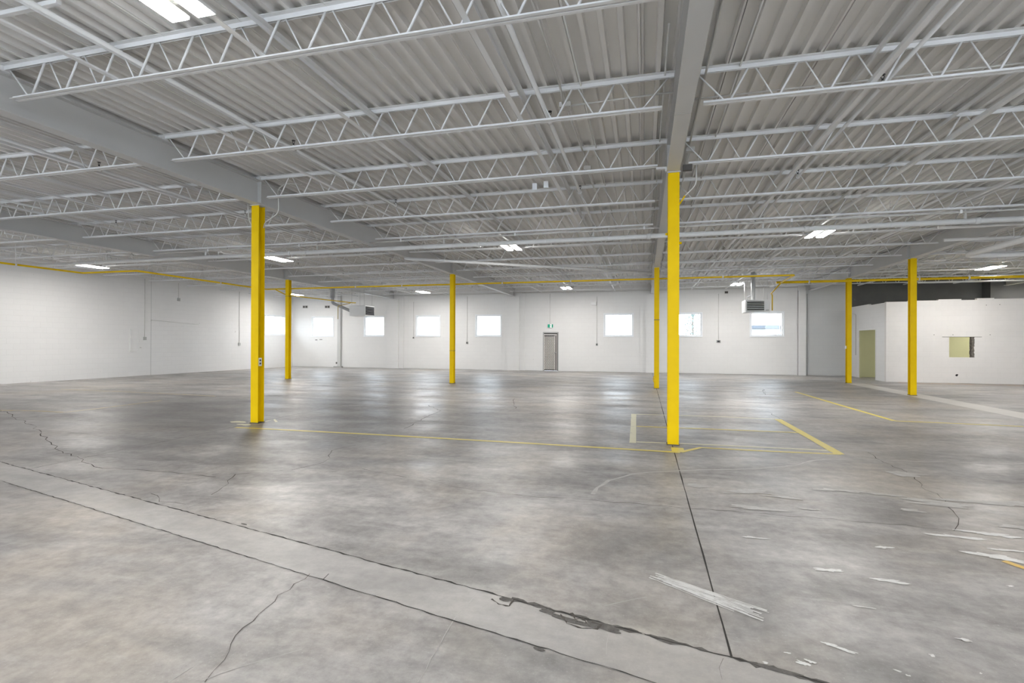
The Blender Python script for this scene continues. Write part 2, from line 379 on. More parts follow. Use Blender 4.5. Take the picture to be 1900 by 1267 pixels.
tag(obj('paint_patch', bm, 'line_pale'), 'pale paint patch on the floor at the left near column', 'floor marking')
fline([(492,782),(509,778),(513,783)], .05, 'line_pale', 'short pale hooked line beside the base of the left near column')
p = pf(1255, 833); bm = BM()
box(bm, p.x-.07, p.x+.10, p.y-.2, p.y+.09, .001, .0034); tag(obj('paint_patch', bm, 'line_yellow'), 'yellow paint patch in front of the nearest column base', 'floor marking')

# ------------------------------------------------------------------ walls
WZ0, WZ1 = 1.88, 3.02
WC = [-18.85, -15.3, -11.96, -8.35, -1.28, 2.06, 5.77]
holes = [(c-.72, c+.72, WZ0, WZ1) for c in WC] + [(-5.27, -4.42, 0, 2.09)]
bm = BM()
def putb(bm, l, r, b, t): box(bm, l, r, BACK, BACK+.3, b, t)
wall_panels(bm, -21.5, 7.4, 0, 4.6, holes, putb); wall_back = struct('wall_back', bm, 'wall_x')
bm = BM(); box(bm, 7.4, 9.37, BACK, BACK+.3, 0, 4.6); struct('wall_back_right', bm, 'wall_grey')
bm = BM(); box(bm, 9.37, RIGHT, BACK-.02, BACK+.3, 0, 4.6)
struct('wall_back_office', bm, 'raw_block')
bm = BM(); box(bm, 9.5, 14.4, BACK-.06, BACK-.02, 3.55, 3.60); obj('ledge', bm, 'raw_block')['kind'] = 'structure'
bpy.data.objects['ledge'].name = 'trim_1'
bm = BM(); box(bm, 14.45, RIGHT, BACK-.6, BACK-.02, 2.96, 4.5); struct('trim_2', bm, 'raw_block')
# left wall (slightly out of square) with one window
LW0, LW1 = 24.75, 26.45
bm = BM()
def putl(bm, l, r, b, t):
    v = []
    for z in (b, t):
        for (x, y) in ((LX(l), l), (LX(r), r), (LX(r)-.3, r), (LX(l)-.3, l)): v.append(bm.verts.new((x, y, z)))
    for f in ((0,1,2,3),(7,6,5,4),(0,4,5,1),(1,5,6,2),(2,6,7,3),(3,7,4,0)): bm.faces.new([v[i] for i in f])
wall_panels(bm, FRONT, BACK+.3, 0, 4.6, [(LW0, LW1, 1.95, 3.05)], putl); wall_left = struct('wall_left', bm, 'wall_y')
bm = BM()
def putr(bm, l, r, b, t): box(bm, RIGHT, RIGHT+.3, l, r, b, t)
wall_panels(bm, FRONT, BACK+.3, 0, 4.6, [], putr); struct('wall_right', bm, 'wall_y')
# open dock doorways added in the unseen wall to brighten the ceiling
ADDED_DOCKS = [(-19, -14.5), (-10, -5.5), (-1.5, 3), (6, 10.5), (13, 17.5)]
bm = BM()
def putf(bm, l, r, b, t): box(bm, l, r, FRONT-.3, FRONT, b, t)
wall_panels(bm, -22.9, RIGHT+.3, 0, 4.6, [(a, b, 0, 3.9) for a, b in ADDED_DOCKS], putf); struct('wall_front', bm, 'wall_x')
# pilasters; shallow side steps stand in for strips of shading
def pilaster(n, x0, x1, z, d=.16, step=.28):
    bm = BM(); box(bm, x0, x1, BACK-d, BACK, 0, z); box(bm, x0-step, x1+step, BACK-.05, BACK, 0, z+.2); struct('trim_%d' % n, bm, 'wall_x')
pilaster(3, -7.25, -6.55, GB); pilaster(4, .10, .72, GB); pilaster(5, -14.45, -13.75, GB); pilaster(6, 7.12, 7.44, GB, .14, 0.0)
bm = BM(); box(bm, -17.75, -17.55, BACK-.14, BACK, 0, 4.5); struct('trim_7', bm, 'wall_grey')
# windows
def window(n, c, w, z0, z1, label, loc, rz=0, vm=False):
    r = bpy.data.objects.new('window_%d' % n, None); C.objects.link(r); r.location = loc; r.rotation_euler = (0, 0, rz); r['kind'] = 'structure'; r['label'] = label
    h = w/2; t = .055; bm = BM(); y0, y1 = .03, .12
    box(bm, -h, h, y0, y1, z0, z0+t); box(bm, -h, h, y0, y1, z1-t, z1); box(bm, -h, -h+t, y0, y1, z0+t, z1-t); box(bm, h-t, h, y0, y1, z0+t, z1-t)
    wf = obj('window_frame', bm, 'frame_white', r)
    bm = BM(); e = .05
    box(bm, -h-e, h+e, -.015, -.001, z1, z1+e); box(bm, -h-e, h+e, -.03, -.001, z0-e, z0); box(bm, -h-e, -h, -.015, -.001, z0, z1); box(bm, h, h+e, -.015, -.001, z0, z1)
    obj('window_trim', bm, 'frame_white', r)
    s = .03; bm = BM()
    box(bm, h-.13, h-.13+s, .05, .10, z0+t, z1-t)
    obj('sash_rail', bm, 'frame_white', wf)
    bm = BM(); box(bm, -h+t, h-t, .07, .076, z0+t, z1-t); obj('glass_pane', bm, 'window_glass', wf)
NM = ['small square window nearest the far left corner', 'small square window behind the left hanging heater', 'small square window left of the middle column', 'small square window right of the middle column',
      'small square window right of the back door', 'small square window just right of the nearest column', 'small square window behind the right hanging heater']
for i, c in enumerate(WC): window(i+1, c, 1.44, WZ0, WZ1, NM[i], (c, BACK, 0))
ang = math.atan2(LX(LW1)-LX(LW0), LW1-LW0)
window(8, 0, LW1-LW0, 1.95, 3.05, 'window in the left wall beside the far corner', ((LX(LW0)+LX(LW1))/2, (LW0+LW1)/2, 0), math.pi/2-ang)

# ------------------------------------------------------------------ roof deck
bm = BM(); pitch = .1828; prof = []
x = -23.4; k = 0
while x < RIGHT+.3:
    prof += [(x, DZ+.062), (x+.112, DZ+.062), (x+.124, DZ), (x+.170, DZ)]
    if k % 5 == 2: prof[-2:] = [(x+.124, DZ), (x+.144, DZ), (x+.144, DZ+.03), (x+.150, DZ+.03), (x+.150, DZ-.010), (x+.154, DZ-.010), (x+.154, DZ), (x+.170, DZ)]
    x += pitch; k += 1
A = [bm.verts.new((p, FRONT-.3, q)) for p, q in prof]; B = [bm.verts.new((p, BACK+.3, q)) for p, q in prof]
for i in range(len(prof)-1): bm.faces.new((A[i], A[i+1], B[i+1], B[i]))
D = [bm.verts.new(p) for p in ((-23.4, FRONT-.3, DZ+.12), (RIGHT+.4, FRONT-.3, DZ+.12), (RIGHT+.4, BACK+.3, DZ+.12), (-23.4, BACK+.3, DZ+.12))]
bm.faces.new(D)
ceiling = struct('ceiling', bm, 'deck_paint')
bm = BM(); box(bm, -23.4, RIGHT+.4, FRONT-.3, BACK+.35, DZ+.125, DZ+.2); struct('ceiling_insulation', bm, 'grey_metal'); bpy.data.objects['ceiling_insulation'].name = 'trim_8'

# ------------------------------------------------------------------ girders
GN = ['far left', 'left', 'centre', 'right']
def girder(i, x):
    t = thing('roof_girder', '', 'girder', (x, 0, GB), 0, 'roof girders')
    bm = BM(); y0, y1 = FRONT+.05, BACK-.03; H = GT-GB
    prof = [(-.09, 0), (.09, 0), (.09, .016), (.006, .016), (.006, H-.016), (.09, H-.016), (.09, H), (-.09, H), (-.09, H-.016), (-.006, H-.016), (-.006, .016), (-.09, .016)]
    prism(bm, prof, 'y', y0, y1); obj('beam', bm, 'girder_paint', t)
    for y in (7.9, 17.6) + ((22.1,) if i == 3 else ()):
        for s in (-1, 1):
            bm = BM(); box(bm, min(s*.007, s*.085), max(s*.007, s*.085), y-.006, y+.006, .017, H-.017); obj('stiffener_plate', bm, 'girder_paint', t)
    for y in (5.9, 15.6):
        bm = BM(); box(bm, -.091, .091, y, y+.004, -.0025, .0); obj('splice_seam', bm, 'grey_metal', t)
    t['label'] = ['grey steel roof girder nearest the left wall, over the far left column', 'grey steel roof girder over the left near column and middle column',
                  'grey steel roof girder over the nearest column, pointing straight at the viewer', 'grey steel roof girder over the two right-hand columns'][i]
    return t
for i, x in enumerate(GX): girder(i, x)

# ------------------------------------------------------------------ joists
ORD = ['first', 'second', 'third', 'fourth', 'fifth', 'sixth', 'seventh', 'eighth', 'ninth', 'tenth', 'eleventh', 'twelfth']
def angle2(bm, x0, x1, zt, leg, th, gap, up):
    # pair of angles back to back; up: horizontal legs at the top (True) or bottom
    for s in (-1, 1):
        a, b = s*gap, s*(gap+th); c = s*(gap+leg)
        if up: prof = [(a, zt), (c, zt), (c, zt-th), (b, zt-th), (b, zt-leg), (a, zt-leg)]
        else: prof = [(a, zt), (c, zt), (c, zt+th), (b, zt+th), (b, zt+leg), (a, zt+leg)]
        prism(bm, prof, 'x', x0, x1)
def make_joist(L, label, loc, cut0=.13, cut1=.13):
    t = thing('roof_joist', label, 'joist', loc, 0, 'open-web roof joists')
    H = JT-JB
    bm = BM(); angle2(bm, -.085, L+.085, H, .05, .005, .010, True); obj('top_chord', bm, 'steel_paint', t)
    bm = BM(); angle2(bm, cut0, L-cut1, 0, .034, .004, .010, False); obj('bottom_chord', bm, 'steel_paint', t)
    bm = BM(); n = max(2, round((L-.75)/.487)); p = (L-.75)/n; x = .375; zl, zh = .018, H-.03; g = .028
    # end diagonals, then the run of V shaped bars
    tube(bm, [(.05, 0, zh), (x-g, 0, zl)], .009, 6)
    for k in range(n):
        xm = x+p/2
        tube(bm, [(x+g, 0, zl), (xm-g, 0, zh)], .0125, 6)
        tube(bm, [(xm+g, 0, zh), (x+p-g, 0, zl)], .0085, 6)
        x += p
    tube(bm, [(x+g, 0, zl), (L-.05, 0, zh)], .009, 6)
    obj('web_bars', bm, 'steel_paint', t)
    for q in (0, L):
        bm = BM(); e = -.085 if q == 0 else .0
        box(bm, q+e, q+e+.085, -.045, .045, GT-JB+.001, H-.006); obj('bearing_seat', bm, 'steel_paint', t)
    return t
BAYS = [(None, GX[0], 'between left wall and first girder'), (GX[0], GX[1], 'between first and second girders from the left'), (GX[1], GX[2], 'between left and centre girders'),
        (GX[2], GX[3], 'between centre and right girders'), (GX[3], 14.9, 'beyond the right girder')]
for b, (xa, xb, nm) in enumerate(BAYS):
    proto = None; cnt = 0
    for j, y in enumerate(ROWS):
        a = LX(y)+.02 if xa is None else xa+.09
        e = xb-.09
        if not (a < .63*y and e > -1.76*y): continue
        lab = 'white open-web steel joist, %s row back, %s' % (ORD[j], nm)
        if xa is None: a = LX(20)+.13; 
        L = e-a; 
        if proto is None: proto = make_joist(L, lab, (a, y, JB)); o = proto
        else: o = dup(proto, (a, y, JB), lab)
# girder beyond the right bay
bm = BM(); H = GT-GB
prof = [(-.09, 0), (.09, 0), (.09, .016), (.006, .016), (.006, H-.016), (.09, H-.016), (.09, H), (-.09, H), (-.09, H-.016), (-.006, H-.016), (-.006, .016), (-.09, .016)]
prism(bm, prof, 'y', 12, BACK-.62); o = obj('roof_girder', bm, 'girder_paint'); o.location = (14.99, 0, GB); tag(o, 'grey steel girder at the far right beyond the partition room', 'girder', 'roof girders')

# ------------------------------------------------------------------ bridging angles between the joists
def angle_run(name, x, z, flip, label, y0=2.6, y1=26.6, leg=.055):
    bm = BM(); th = .005; s = flip
    prof = [(0, 0), (leg, 0), (leg, th), (th, th), (th, leg*.8), (0, leg*.8)] if s > 0 else [(0, 0), (leg, 0), (leg, -th), (th, -th), (th, -leg*.8), (0, -leg*.8)]
    prism(bm, prof, 'y', y0, y1); o = obj(name, bm, 'steel_paint'); o.location = (x, 0, z)
    return tag(o, label, 'bridging', 'bridging angles')
BRD = [(-19.9, 9), (-18.2, 9), (-16.2, 9), (-12.3, 6), (-10.55, 5), (-8.42, 4), (-5.23, 2.6), (-3.45, 2.6), (-1.44, 2.6), (2.25, 2.6), (3.85, 2.6), (5.8, 5), (9.5, 8), (11.3, 10), (13.2, 12)]
wh = ['left wall bay', 'second bay from the left', 'bay left of the centre girder', 'bay right of the centre girder', 'bay beyond the right girder']
ps = ['leftmost', 'middle', 'rightmost']
for k, (x, y0) in enumerate(BRD):
    angle_run('bridging_angle', x, JT-.056, -1, 'upper steel bridging angle, %s line in the %s' % (ps[k % 3], wh[k//3]), y0, leg=.06)
    angle_run('bridging_angle', x-.02, JB+.036, 1, 'lower steel bridging angle, %s line in the %s' % (ps[k % 3], wh[k//3]), y0, leg=.055)

# ------------------------------------------------------------------ columns
def column(x, y, label, outlet=False, sensor=False, cap=GB):
    t = thing('steel_column', label, 'column', (x, y, 0), 0, 'yellow columns')
    w, d = .080, .080; f = .012; wb = .006
    prof = [(-w, -d), (w, -d), (w, -d+f), (wb, -d+f), (wb, d-f), (w, d-f), (w, d), (-w, d), (-w, d-f), (-wb, d-f), (-wb, -d+f), (-w, -d+f)]
    bm = BM(); prism(bm, prof, 'z', .014, cap-.014); obj('shaft', bm, 'yellow', t, bevel=.002)
    bm = BM(); box(bm, -.095, .095, -.095, .095, cap-.013, cap-.001); obj('cap_plate', bm, 'girder_paint', t)
    bm = BM(); box(bm, -.09, .09, -.09, .09, 0, .013); obj('base_plate', bm, 'dark_metal', t)
    return t
cA = column(.42, 7.93, 'yellow steel column nearest the camera, right of centre')
cB = column(-6.95, 7.98, 'yellow steel column at left with a duplex outlet on it')
cC = column(-6.83, 17.62, 'slim yellow column in the middle distance left of the back door')
cD = column(.41, 17.62, 'yellow column standing just left of and behind the nearest column')
cE = column(7.64, 17.45, 'yellow column at right, in front of the partition room wall')
cF = column(-13.95, 17.7, 'farthest left yellow column, near the left corner windows')
cG = column(7.60, 22.15, 'yellow column near the partition room doorway')
# fittings on the columns
def colpart(name, bm, mat, t, **k): return obj(name, bm, mat, t, **k)
bm = BM(); box(bm, .007, .055, -.036, .036, 1.06, 1.20); ob = colpart('outlet_box', bm, 'grey_metal', cB)
# duplex faceplate faces the side
bm = BM(); box(bm, .055, .058, -.04, .04, 1.055, 1.205); fp = colpart('face_plate', bm, 'white_enamel', cB)
for z in (1.10, 1.16):
    bm = BM(); box(bm, .0581, .061, -.018, .018, z-.018, z+.018); obj('socket', bm, 'black_plastic', fp)
bm = BM(); tube(bm, [(.03, 0, 1.2), (.03, 0, 3.2), (.03, 0, 3.9)], .011, 8); colpart('conduit', bm, 'yellow', cB)
bm = BM(); tube(bm, bent([(.09, .03, 3.62), (.12, .03, 3.72), (.42, .03, 3.88), (.42, .03, 4.08), (.42, .0, 4.32), (.6, .0, 4.40), (.95, .0, 4.36)], .12), .009, 8); colpart('drop_conduit', bm, 'conduit_paint', cB)
bm = BM(); tube(bm, bent([(-.085, 0, 3.6), (-.2, 0, 3.76), (-.24, 0, 4.1)], .06), .009, 8); colpart('drop_conduit', bm, 'conduit_paint', cB)
bm = BM(); tube(bm, bent([(.085, 0, 3.55), (.14, 0, 3.66), (.32, 0, 3.84), (.32, 0, 4.12)], .08), .010, 8); colpart('drop_conduit', bm, 'conduit_paint', cA)
bm = BM(); tube(bm, [(.085, -.02, 3.56), (.16, -.02, 3.68)], .0115, 8); colpart('drop_conduit', bm, 'yellow', cA)
bm = BM(); tube(bm, [(-.085, -.04, 3.12), (-.115, -.04, 3.12)], .018, 8); tube(bm, [(.08, -.04, 2.98), (.115, -.04, 2.98)], .018, 8); colpart('bolt_stub', bm, 'yellow', cA)
bm = BM(); box(bm, -.12, .0, -.04, .04, 4.06, 4.10); box(bm, -.25, -.10, -.03, .03, 4.10, 4.13); colpart('tie_plate', bm, 'steel_paint', cA)
bm = BM(); box(bm, .13, .26, -.05, .02, 4.05, 4.13); colpart('junction_box', bm, 'dark_metal', cA)
bm = BM(); box(bm, -.087, .087, -.087, .087, 2.27, 2.29); colpart('strap_band', bm, 'dark_metal', cD)
bm = BM(); tube(bm, bent([(-.075, -.05, .2), (-.12, -.05, .3), (-.075, -.05, .42)], .05), .012, 6); colpart('hook', bm, 'yellow', cD)
bm = BM(); box(bm, -.115, -.081, -.04, .02, 1.32, 1.43); colpart('switch_box', bm, 'white_enamel', cG)
for t, z0, z1 in ((cC, 1.2, 1.21), (cF, 3.35, 3.36)):
    bm = BM(); box(bm, -.086, .086, -.086, .086, z0, z1); colpart('strap_band', bm, 'dark_metal', t)

# ------------------------------------------------------------------ sprinkler branch pipes with upright heads
def hpipe(name, x, y0, y1, z, r, label, mat='pipe_paint', heads=()):
    t = thing(name, label, 'pipe', (x, y0, z), 0, 'sprinkler branch pipes')
    bm = BM(); tube(bm, [(0, 0, 0), (0, y1-y0, 0)], r, 12); obj('pipe_run', bm, mat, t)
    for h in heads:
        y = h-y0
        bm = BM(); tube(bm, [(0, y-.03, 0), (0, y+.03, 0)], r*1.5, 10); tube(bm, [(0, y, r), (0, y, r+.03)], .014, 8); tee = obj('tee_fitting', bm, mat, t)
        bm = BM(); tube(bm, [(0, y, r+.03), (0, y, r+.055)], .011, 8)
        for s in (-1, 1): tube(bm, [(s*.010, y, r+.055), (s*.018, y, r+.075), (s*.005, y, r+.095)], .004, 6)
        tube(bm, [(0, y, r+.094), (0, y, r+.099)], .026, 12); obj('sprinkler_head', bm, 'black_plastic', tee)
SPX = [(-19.6, 9), (-16.1, 9.5), (-12.35, 6), (-8.62, 4.4), (-4.93, 2.6), (-1.16, 2.6), (2.5, 2.6), (6.2, 6), (9.95, 9), (13.6, 12)]
sn = ['nearest the left wall', 'second from the left wall', 'left of the far left girder bay middle', 'just left of the left girder', 'right of the left girder', 'left of the centre girder', 'right of the centre girder', 'just left of the right girder', 'beyond the right girder', 'farthest right']
for k, (x, y0) in enumerate(SPX):
    hpipe('sprinkler_pipe', x, y0, 26.2, 4.305, .021 if k != 5 else .026, 'white sprinkler branch pipe along the roof, %s' % sn[k], heads=[h for h in (6.35, 9.5, 12.9, 16.2, 19.1, 22.4, 25.0) if h > y0+.2])
# main across the hall
t = thing('sprinkler_main', 'large white sprinkler main running across the hall below the joists', 'pipe', (0, 12.1, 3.955))
bm = BM(); tube(bm, [(-19.2, 0, 0), (15.0, 0, 0)], .055, 18); obj('pipe_run', bm, 'pipe_paint', t)
for x in (-16.5, -9.5, -4.0, .1, 3.35, 6.4, 7.9, 8.3, 11):
    bm = BM(); tube(bm, [(x-.045, 0, 0), (x+.045, 0, 0)], .066, 18); obj('coupling', bm, 'pipe_paint', t)
for x in (-17.6, -15, -11.9, -8.95, -5.45, -2.3, -.8, 2.0, 4.9, 7.35, 10.5):
    bm = BM(); tube(bm, [(x, 0, .05), (x, 0, .50)], .006, 6); tube(bm, [(x, -.06, 0), (x, -.03, -.052), (x, .03, -.052), (x, .06, 0), (x, .0, .065), (x, -.06, 0)], .006, 6); obj('hanger', bm, 'steel_paint', t)
for x in [s[0] for s in SPX if s[0] > -19.2]:
    bm = BM(); tube(bm, [(x, 0, .05), (x, 0, .322)], .024, 10); obj('riser', bm, 'pipe_paint', t)
# conduit clipped above the main
t = thing('long_conduit', 'thin white conduit running across the hall just above the sprinkler main', 'conduit', (0, 11.85, 4.085))
bm = BM(); tube(bm, [(-13.9, 0, 0), (14, 0, 0)], .016, 8); obj('pipe_run', bm, 'conduit_paint', t)
for x in range(-12, 14, 3):
    bm = BM(); box(bm, x-.02, x+.02, -.02, .02, -.02, .05); obj('clamp', bm, 'steel_paint', t)
# slanting pipe from the left girder to the column
t = thing('slanting_pipe', 'white pipe slanting below the joists toward the column behind the nearest one', 'pipe')
a, b = Vector((-6.78, 13.6, 3.95)), Vector((.25, 18.35, 3.95))
bm = BM(); tube(bm, [a, b], .042, 14); obj('pipe_run', bm, 'pipe_paint', t)
for f in (.14, .3, .46, .6, .74, .93):
    p = a.lerp(b, f); bm = BM(); tube(bm, [(p.x, p.y, p.z+.03), (p.x, p.y, 4.5)], .006, 6); d = (b-a).normalized()*.015; tube(bm, [p-d, p+d], .05, 14); obj('hanger', bm, 'steel_paint', t)
# elbow pipes by the left girder, right bay heavy pipes
t = thing('insulated_pipe', 'thick white pipe turning a corner beyond the right girder', 'pipe')
bm = BM(); tube(bm, bent([(8.1, 10.2, 3.82), (8.1, 15.9, 3.82), (15, 15.9, 3.82)], .35, 8), .07, 16); obj('pipe_run', bm, 'pipe_paint', t)
for p in ((8.1, 11.5), (8.1, 14.0), (9.6, 15.9), (11.5, 15.9)):
    bm = BM(); tube(bm, [(p[0], p[1], 3.88), (p[0], p[1], 4.52)], .007, 6); obj('hanger', bm, 'steel_paint', t)
bm = BM(); tube(bm, [(6.05, 12.75, 3.98), (15, 12.75, 3.98)], .03, 12); tag(obj('narrow_pipe', bm, 'pipe_paint'), 'narrow white pipe beside the sprinkler main at the right', 'pipe')
bm = BM(); tube(bm, [(6.9, 14.3, 3.98), (15, 14.3, 3.98)], .035, 12); tag(obj('narrow_pipe', bm, 'pipe_paint'), 'white pipe crossing below the right girder beyond the main', 'pipe')

# junction boxes and conduits on the roof
def jbox(x, y, z, label, s=.06, runs=()):
    t = thing('junction_box', label, 'junction box', (x, y, z), 0, 'roof junction boxes')
    bm = BM(); box(bm, -s, s, -s*.9, s*.9, -.03, .03); obj('box_body', bm, 'conduit_paint', t, bevel=.004)
    bm = BM()
    for a in (-1, 1):
        for c in (-1, 1): tube(bm, [(a*s*.8, c*s*.7, -.034), (a*s*.8, c*s*.7, -.03)], .006, 6)
    obj('screw', bm, 'grey_metal', t)
    for r in runs:
        bm = BM(); tube(bm, bent(r, .06), .012, 8); obj('conduit', bm, 'conduit_paint', t)
jbox(-.93, 6.15, 4.38, 'white junction box on the roof between the second joist and the centre girder', .07, [[(.06, 0, 0), (1.25, 0, .02)], [(0, .06, 0), (.02, 2.2, .08)], [(-.02, -.06, 0), (-.02, -.3, .1), (-.02, -3.2, .1)]])
jbox(-.92, 8.55, 4.42, 'small white junction box behind the third joist left of centre girder', .06, [[(0, .06, 0), (0, 6, 0)]])
jbox(.62, 4.35, 4.42, 'white junction box beside the centre girder near the top of the picture', .075, [[(.07, .05, 0), (1.2, .05, .02)], [(-.02, .06, 0), (-.05, .4, 0), (-.05, 3.4, 0)], [(.03, .06, 0), (.02, .4, 0), (.02, 3.4, 0)], [(-.02, -.07, .02), (-.02, -3, .02)], [(.03, -.07, .02), (.03, -3, .02)]])
jbox(.66, 8.0, 4.38, 'grey junction box beside the centre girder above the nearest column', .06, [[(.0, .05, 0), (0, 9, .04)]])
for x, y0, y1, lab in ((1.0, 2.6, 26, 'thin white conduit along the deck right of the centre girder'), (.22, 5, 26, 'thin white conduit along the left face of the centre girder'),
                       (-.72, 2.6, 24, 'thin white conduit along the deck left of the centre girder')):
    bm = BM(); tube(bm, [(x, y0, 4.505), (x, y1, 4.505)], .010, 8); tag(obj('deck_conduit', bm, 'conduit_paint'), lab, 'conduit')
for x0, x1, y, z, lab in ((-13.8, -7.1, 11.0, 4.44, 'thin cross rod high between the two left girders, nearer one'), (-6.7, .3, 8.75, 4.40, 'thin cross conduit just behind the third joist row'),
                     (-6.7, .3, 10.75, 4.40, 'thin cross conduit just behind the fourth joist row'), (.55, 7.5, 6.5, 4.45, 'thin cross conduit behind the second joist, right bay')):
    bm = BM(); tube(bm, [(x0, y, z), (x1, y, z)], .011, 8); tag(obj('cross_conduit', bm, 'conduit_paint'), lab, 'conduit')
bm = BM(); box(bm, -5.75, -4.95, 3.28, 3.32, 4.44, 4.48); tag(obj('channel_strut', bm, 'steel_paint'), 'short white strut at the top left above the first joist', 'strut')

# ------------------------------------------------------------------ gas pipe (yellow)
def gpipe(pts, r, label, hang=(), parent=None):
    t = thing('gas_pipe', label, 'pipe')
    bm = BM(); tube(bm, bent(pts, .08, 4), r, 12); obj('pipe_run', bm, 'gas_yellow', t)
    for h in hang:
        bm = BM(); tube(bm, [(h[0], h[1], h[2]+r*.5), (h[0], h[1], 4.2 if len(h) < 4 else h[3])], .006, 6); obj('hanger', bm, 'steel_paint', t)
        bm = BM(); 
        ax = Vector((1, 0, 0)) if len(h) < 5 else Vector((0, 1, 0)); p = Vector(h[:3]); tube(bm, [p-ax*.02, p+ax*.02], r*1.35, 12); obj('clamp', bm, 'steel_paint', t)
gpipe([(-17.35, 7.0, 3.68), (-17.35, 12.3, 3.68), (-15.15, 12.3, 3.68), (-15.15, 17.88, 3.68), (4.62, 17.88, 3.68), (4.7, 19.855, 3.68)], .028, 'long yellow gas pipe crossing the hall behind the middle columns',
      [(-17.35, 10.5, 3.68, 4.3, 1), (-15.15, 15.5, 3.68, 4.3, 1), (-11, 17.88, 3.68), (-9, 17.88, 3.68), (-5, 17.88, 3.68), (-2.5, 17.88, 3.68), (2.5, 17.88, 3.68)])
gpipe([(4.55, 19.9, 3.68), (15.5, 19.9, 3.68)], .042, 'thick yellow gas pipe running right in front of the partition room', [(5.6, 19.9, 3.68), (8.9, 19.9, 3.68), (10.3, 19.9, 3.68), (12, 19.9, 3.68)])
gpipe([(4.72, 20.0, 3.66), (4.98, 22.6, 3.52), (5.08, 22.84, 3.52), (5.08, 22.84, 2.86)], .022, 'yellow gas branch dropping to the right hanging heater')
gpipe([(-14.75, 17.95, 3.66), (-14.75, 18.6, 3.5), (-14.1, 22.6, 3.47), (-13.95, 22.7, 3.47)], .022, 'yellow gas branch leading to the left hanging heater')
bm = BM(); tube(bm, [(8.9, 19.95, 3.56), (15.5, 19.95, 3.56)], .022, 10); tag(obj('narrow_pipe', bm, 'pipe_paint'), 'white pipe directly under the thick yellow gas pipe', 'pipe')

# ------------------------------------------------------------------ heaters
def heater(label, loc, rz, w=.92, d=.85, h=.52, mr=.22):
    t = thing('unit_heater', label, 'heater', loc, rz, 'hanging unit heaters')      # front faces local -Y
    bm = BM(); box(bm, -w/2, w/2, 0, d, 0, h); obj('casing', bm, 'white_enamel', t, bevel=.012)
    f0, f1 = -w/2+.05, w/2-mr
    bm = BM(); box(bm, f0, f1, -.006, .0, .05, h-.05); obj('louver_recess', bm, 'black_inside', t)
    for k in range(6):
        z = .075+k*(h-.15)/5; bm = BM()
        v = [bm.verts.new(p) for p in ((f0, -.008, z+.018), (f1, -.008, z+.018), (f1, -.045, z-.012), (f0, -.045, z-.012), (f0, -.004, z+.014), (f1, -.004, z+.014), (f1, -.045, z-.017), (f0, -.045, z-.017))]
        for f in ((0,1,2,3),(7,6,5,4),(0,4,5,1),(2,6,7,3),(1,5,6,2),(3,7,4,0)): bm.faces.new([v[i] for i in f])
        obj('louver_blade', bm, 'white_enamel' , t)
    if mr > .1:
        bm = BM(); box(bm, f1+.06, w/2-.04, -.004, 0, .06, .10)
        obj('control_plate', bm, 'grey_metal', t)
    for a in (-w/2+.08, w/2-.08):
        for c in (.1, d-.1):
            bm = BM(); tube(bm, [(a, c, h), (a, c, JB+.01-loc[2])], .006, 6); obj('hanger_rod', bm, 'grey_metal', t)
    return t
h1 = heater('white hanging gas heater at right with its louvers facing the viewer', (4.55, 22.9, 2.80), 0)
bm = BM(); tube(bm, [(-.10, .42, .52), (-.10, .42, 1.70)], .085, 16); obj('flue_pipe', bm, 'galvanised', h1, )
bm = BM(); tube(bm, [(-.34, .3, .53), (-.34, .3, .66), (-.18, .42, .72)], .02, 8); obj('draft_elbow', bm, 'galvanised', h1)
h2 = heater('white hanging gas heater at left, dark louvers facing right', (-13.2, 22.75, 2.80), math.pi/2, .9, .88, mr=.05)
for c in h2.children:
    if c.name.startswith('louver_blade'): c.data.materials[0] = M['louver_metal']
bm = BM(); tube(bm, bent([(-.1, .88, .26), (-.1, 1.0, .26), (-.1, 2.05, .68), (-.1, 2.05, 1.7)], .1, 3), .075, 14); obj('flue_pipe', bm, 'galvanised', h2)
bm = BM(); tube(bm, [(-.1, 2.05, .95), (-.1, 2.05, 1.71)], .12, 16); obj('flue_collar', bm, 'galvanised', h2)
bm = BM(); tube(bm, bent([(-.38, .85, .64), (-.38, 1.55, .5), (-.38, 1.55, -.15)], .05), .018, 8); obj('gas_drop', bm, 'brass', h2)

# ------------------------------------------------------------------ LED lights
def lamp_fixture(x, y, label, z=4.085, proto=[None]):
    if proto[0] is not None: return dup(proto[0], (x, y, z), label)
    t = thing('ceiling_light', label, 'light', (x, y, z), 0, 'twin-panel LED lights'); proto[0] = t
    bm = BM(); box(bm, -.05, .05, -.30, .30, .045, .085); obj('driver_housing', bm, 'grey_metal', t, bevel=.005)
    for yy in (-.3, .3):
        bm = BM(); box(bm, -.2, .2, yy-.015, yy+.015, .0345, .0445); obj('cross_bar', bm, 'grey_metal', t)
    for s in (-1, 1):
        c = s*.128
        bm = BM(); box(bm, c-.085, c+.085, -.46, .46, .006, .034); o = obj('panel_housing', bm, 'white_enamel', t, bevel=.003)
        bm = BM(); box(bm, c-.074, c+.074, -.445, .445, -.002, .0055); obj('lens', bm, 'led_lens', o)
    for yy in (-.35, .35):
        bm = BM(); tube(bm, [(-.04, yy, .075), (0, yy, .30), (.04, yy, .075)], .003, 5); tube(bm, [(0, yy, .30), (0, yy, .43)], .003, 5); obj('hanger_wire', bm, 'grey_metal', t)
    return t
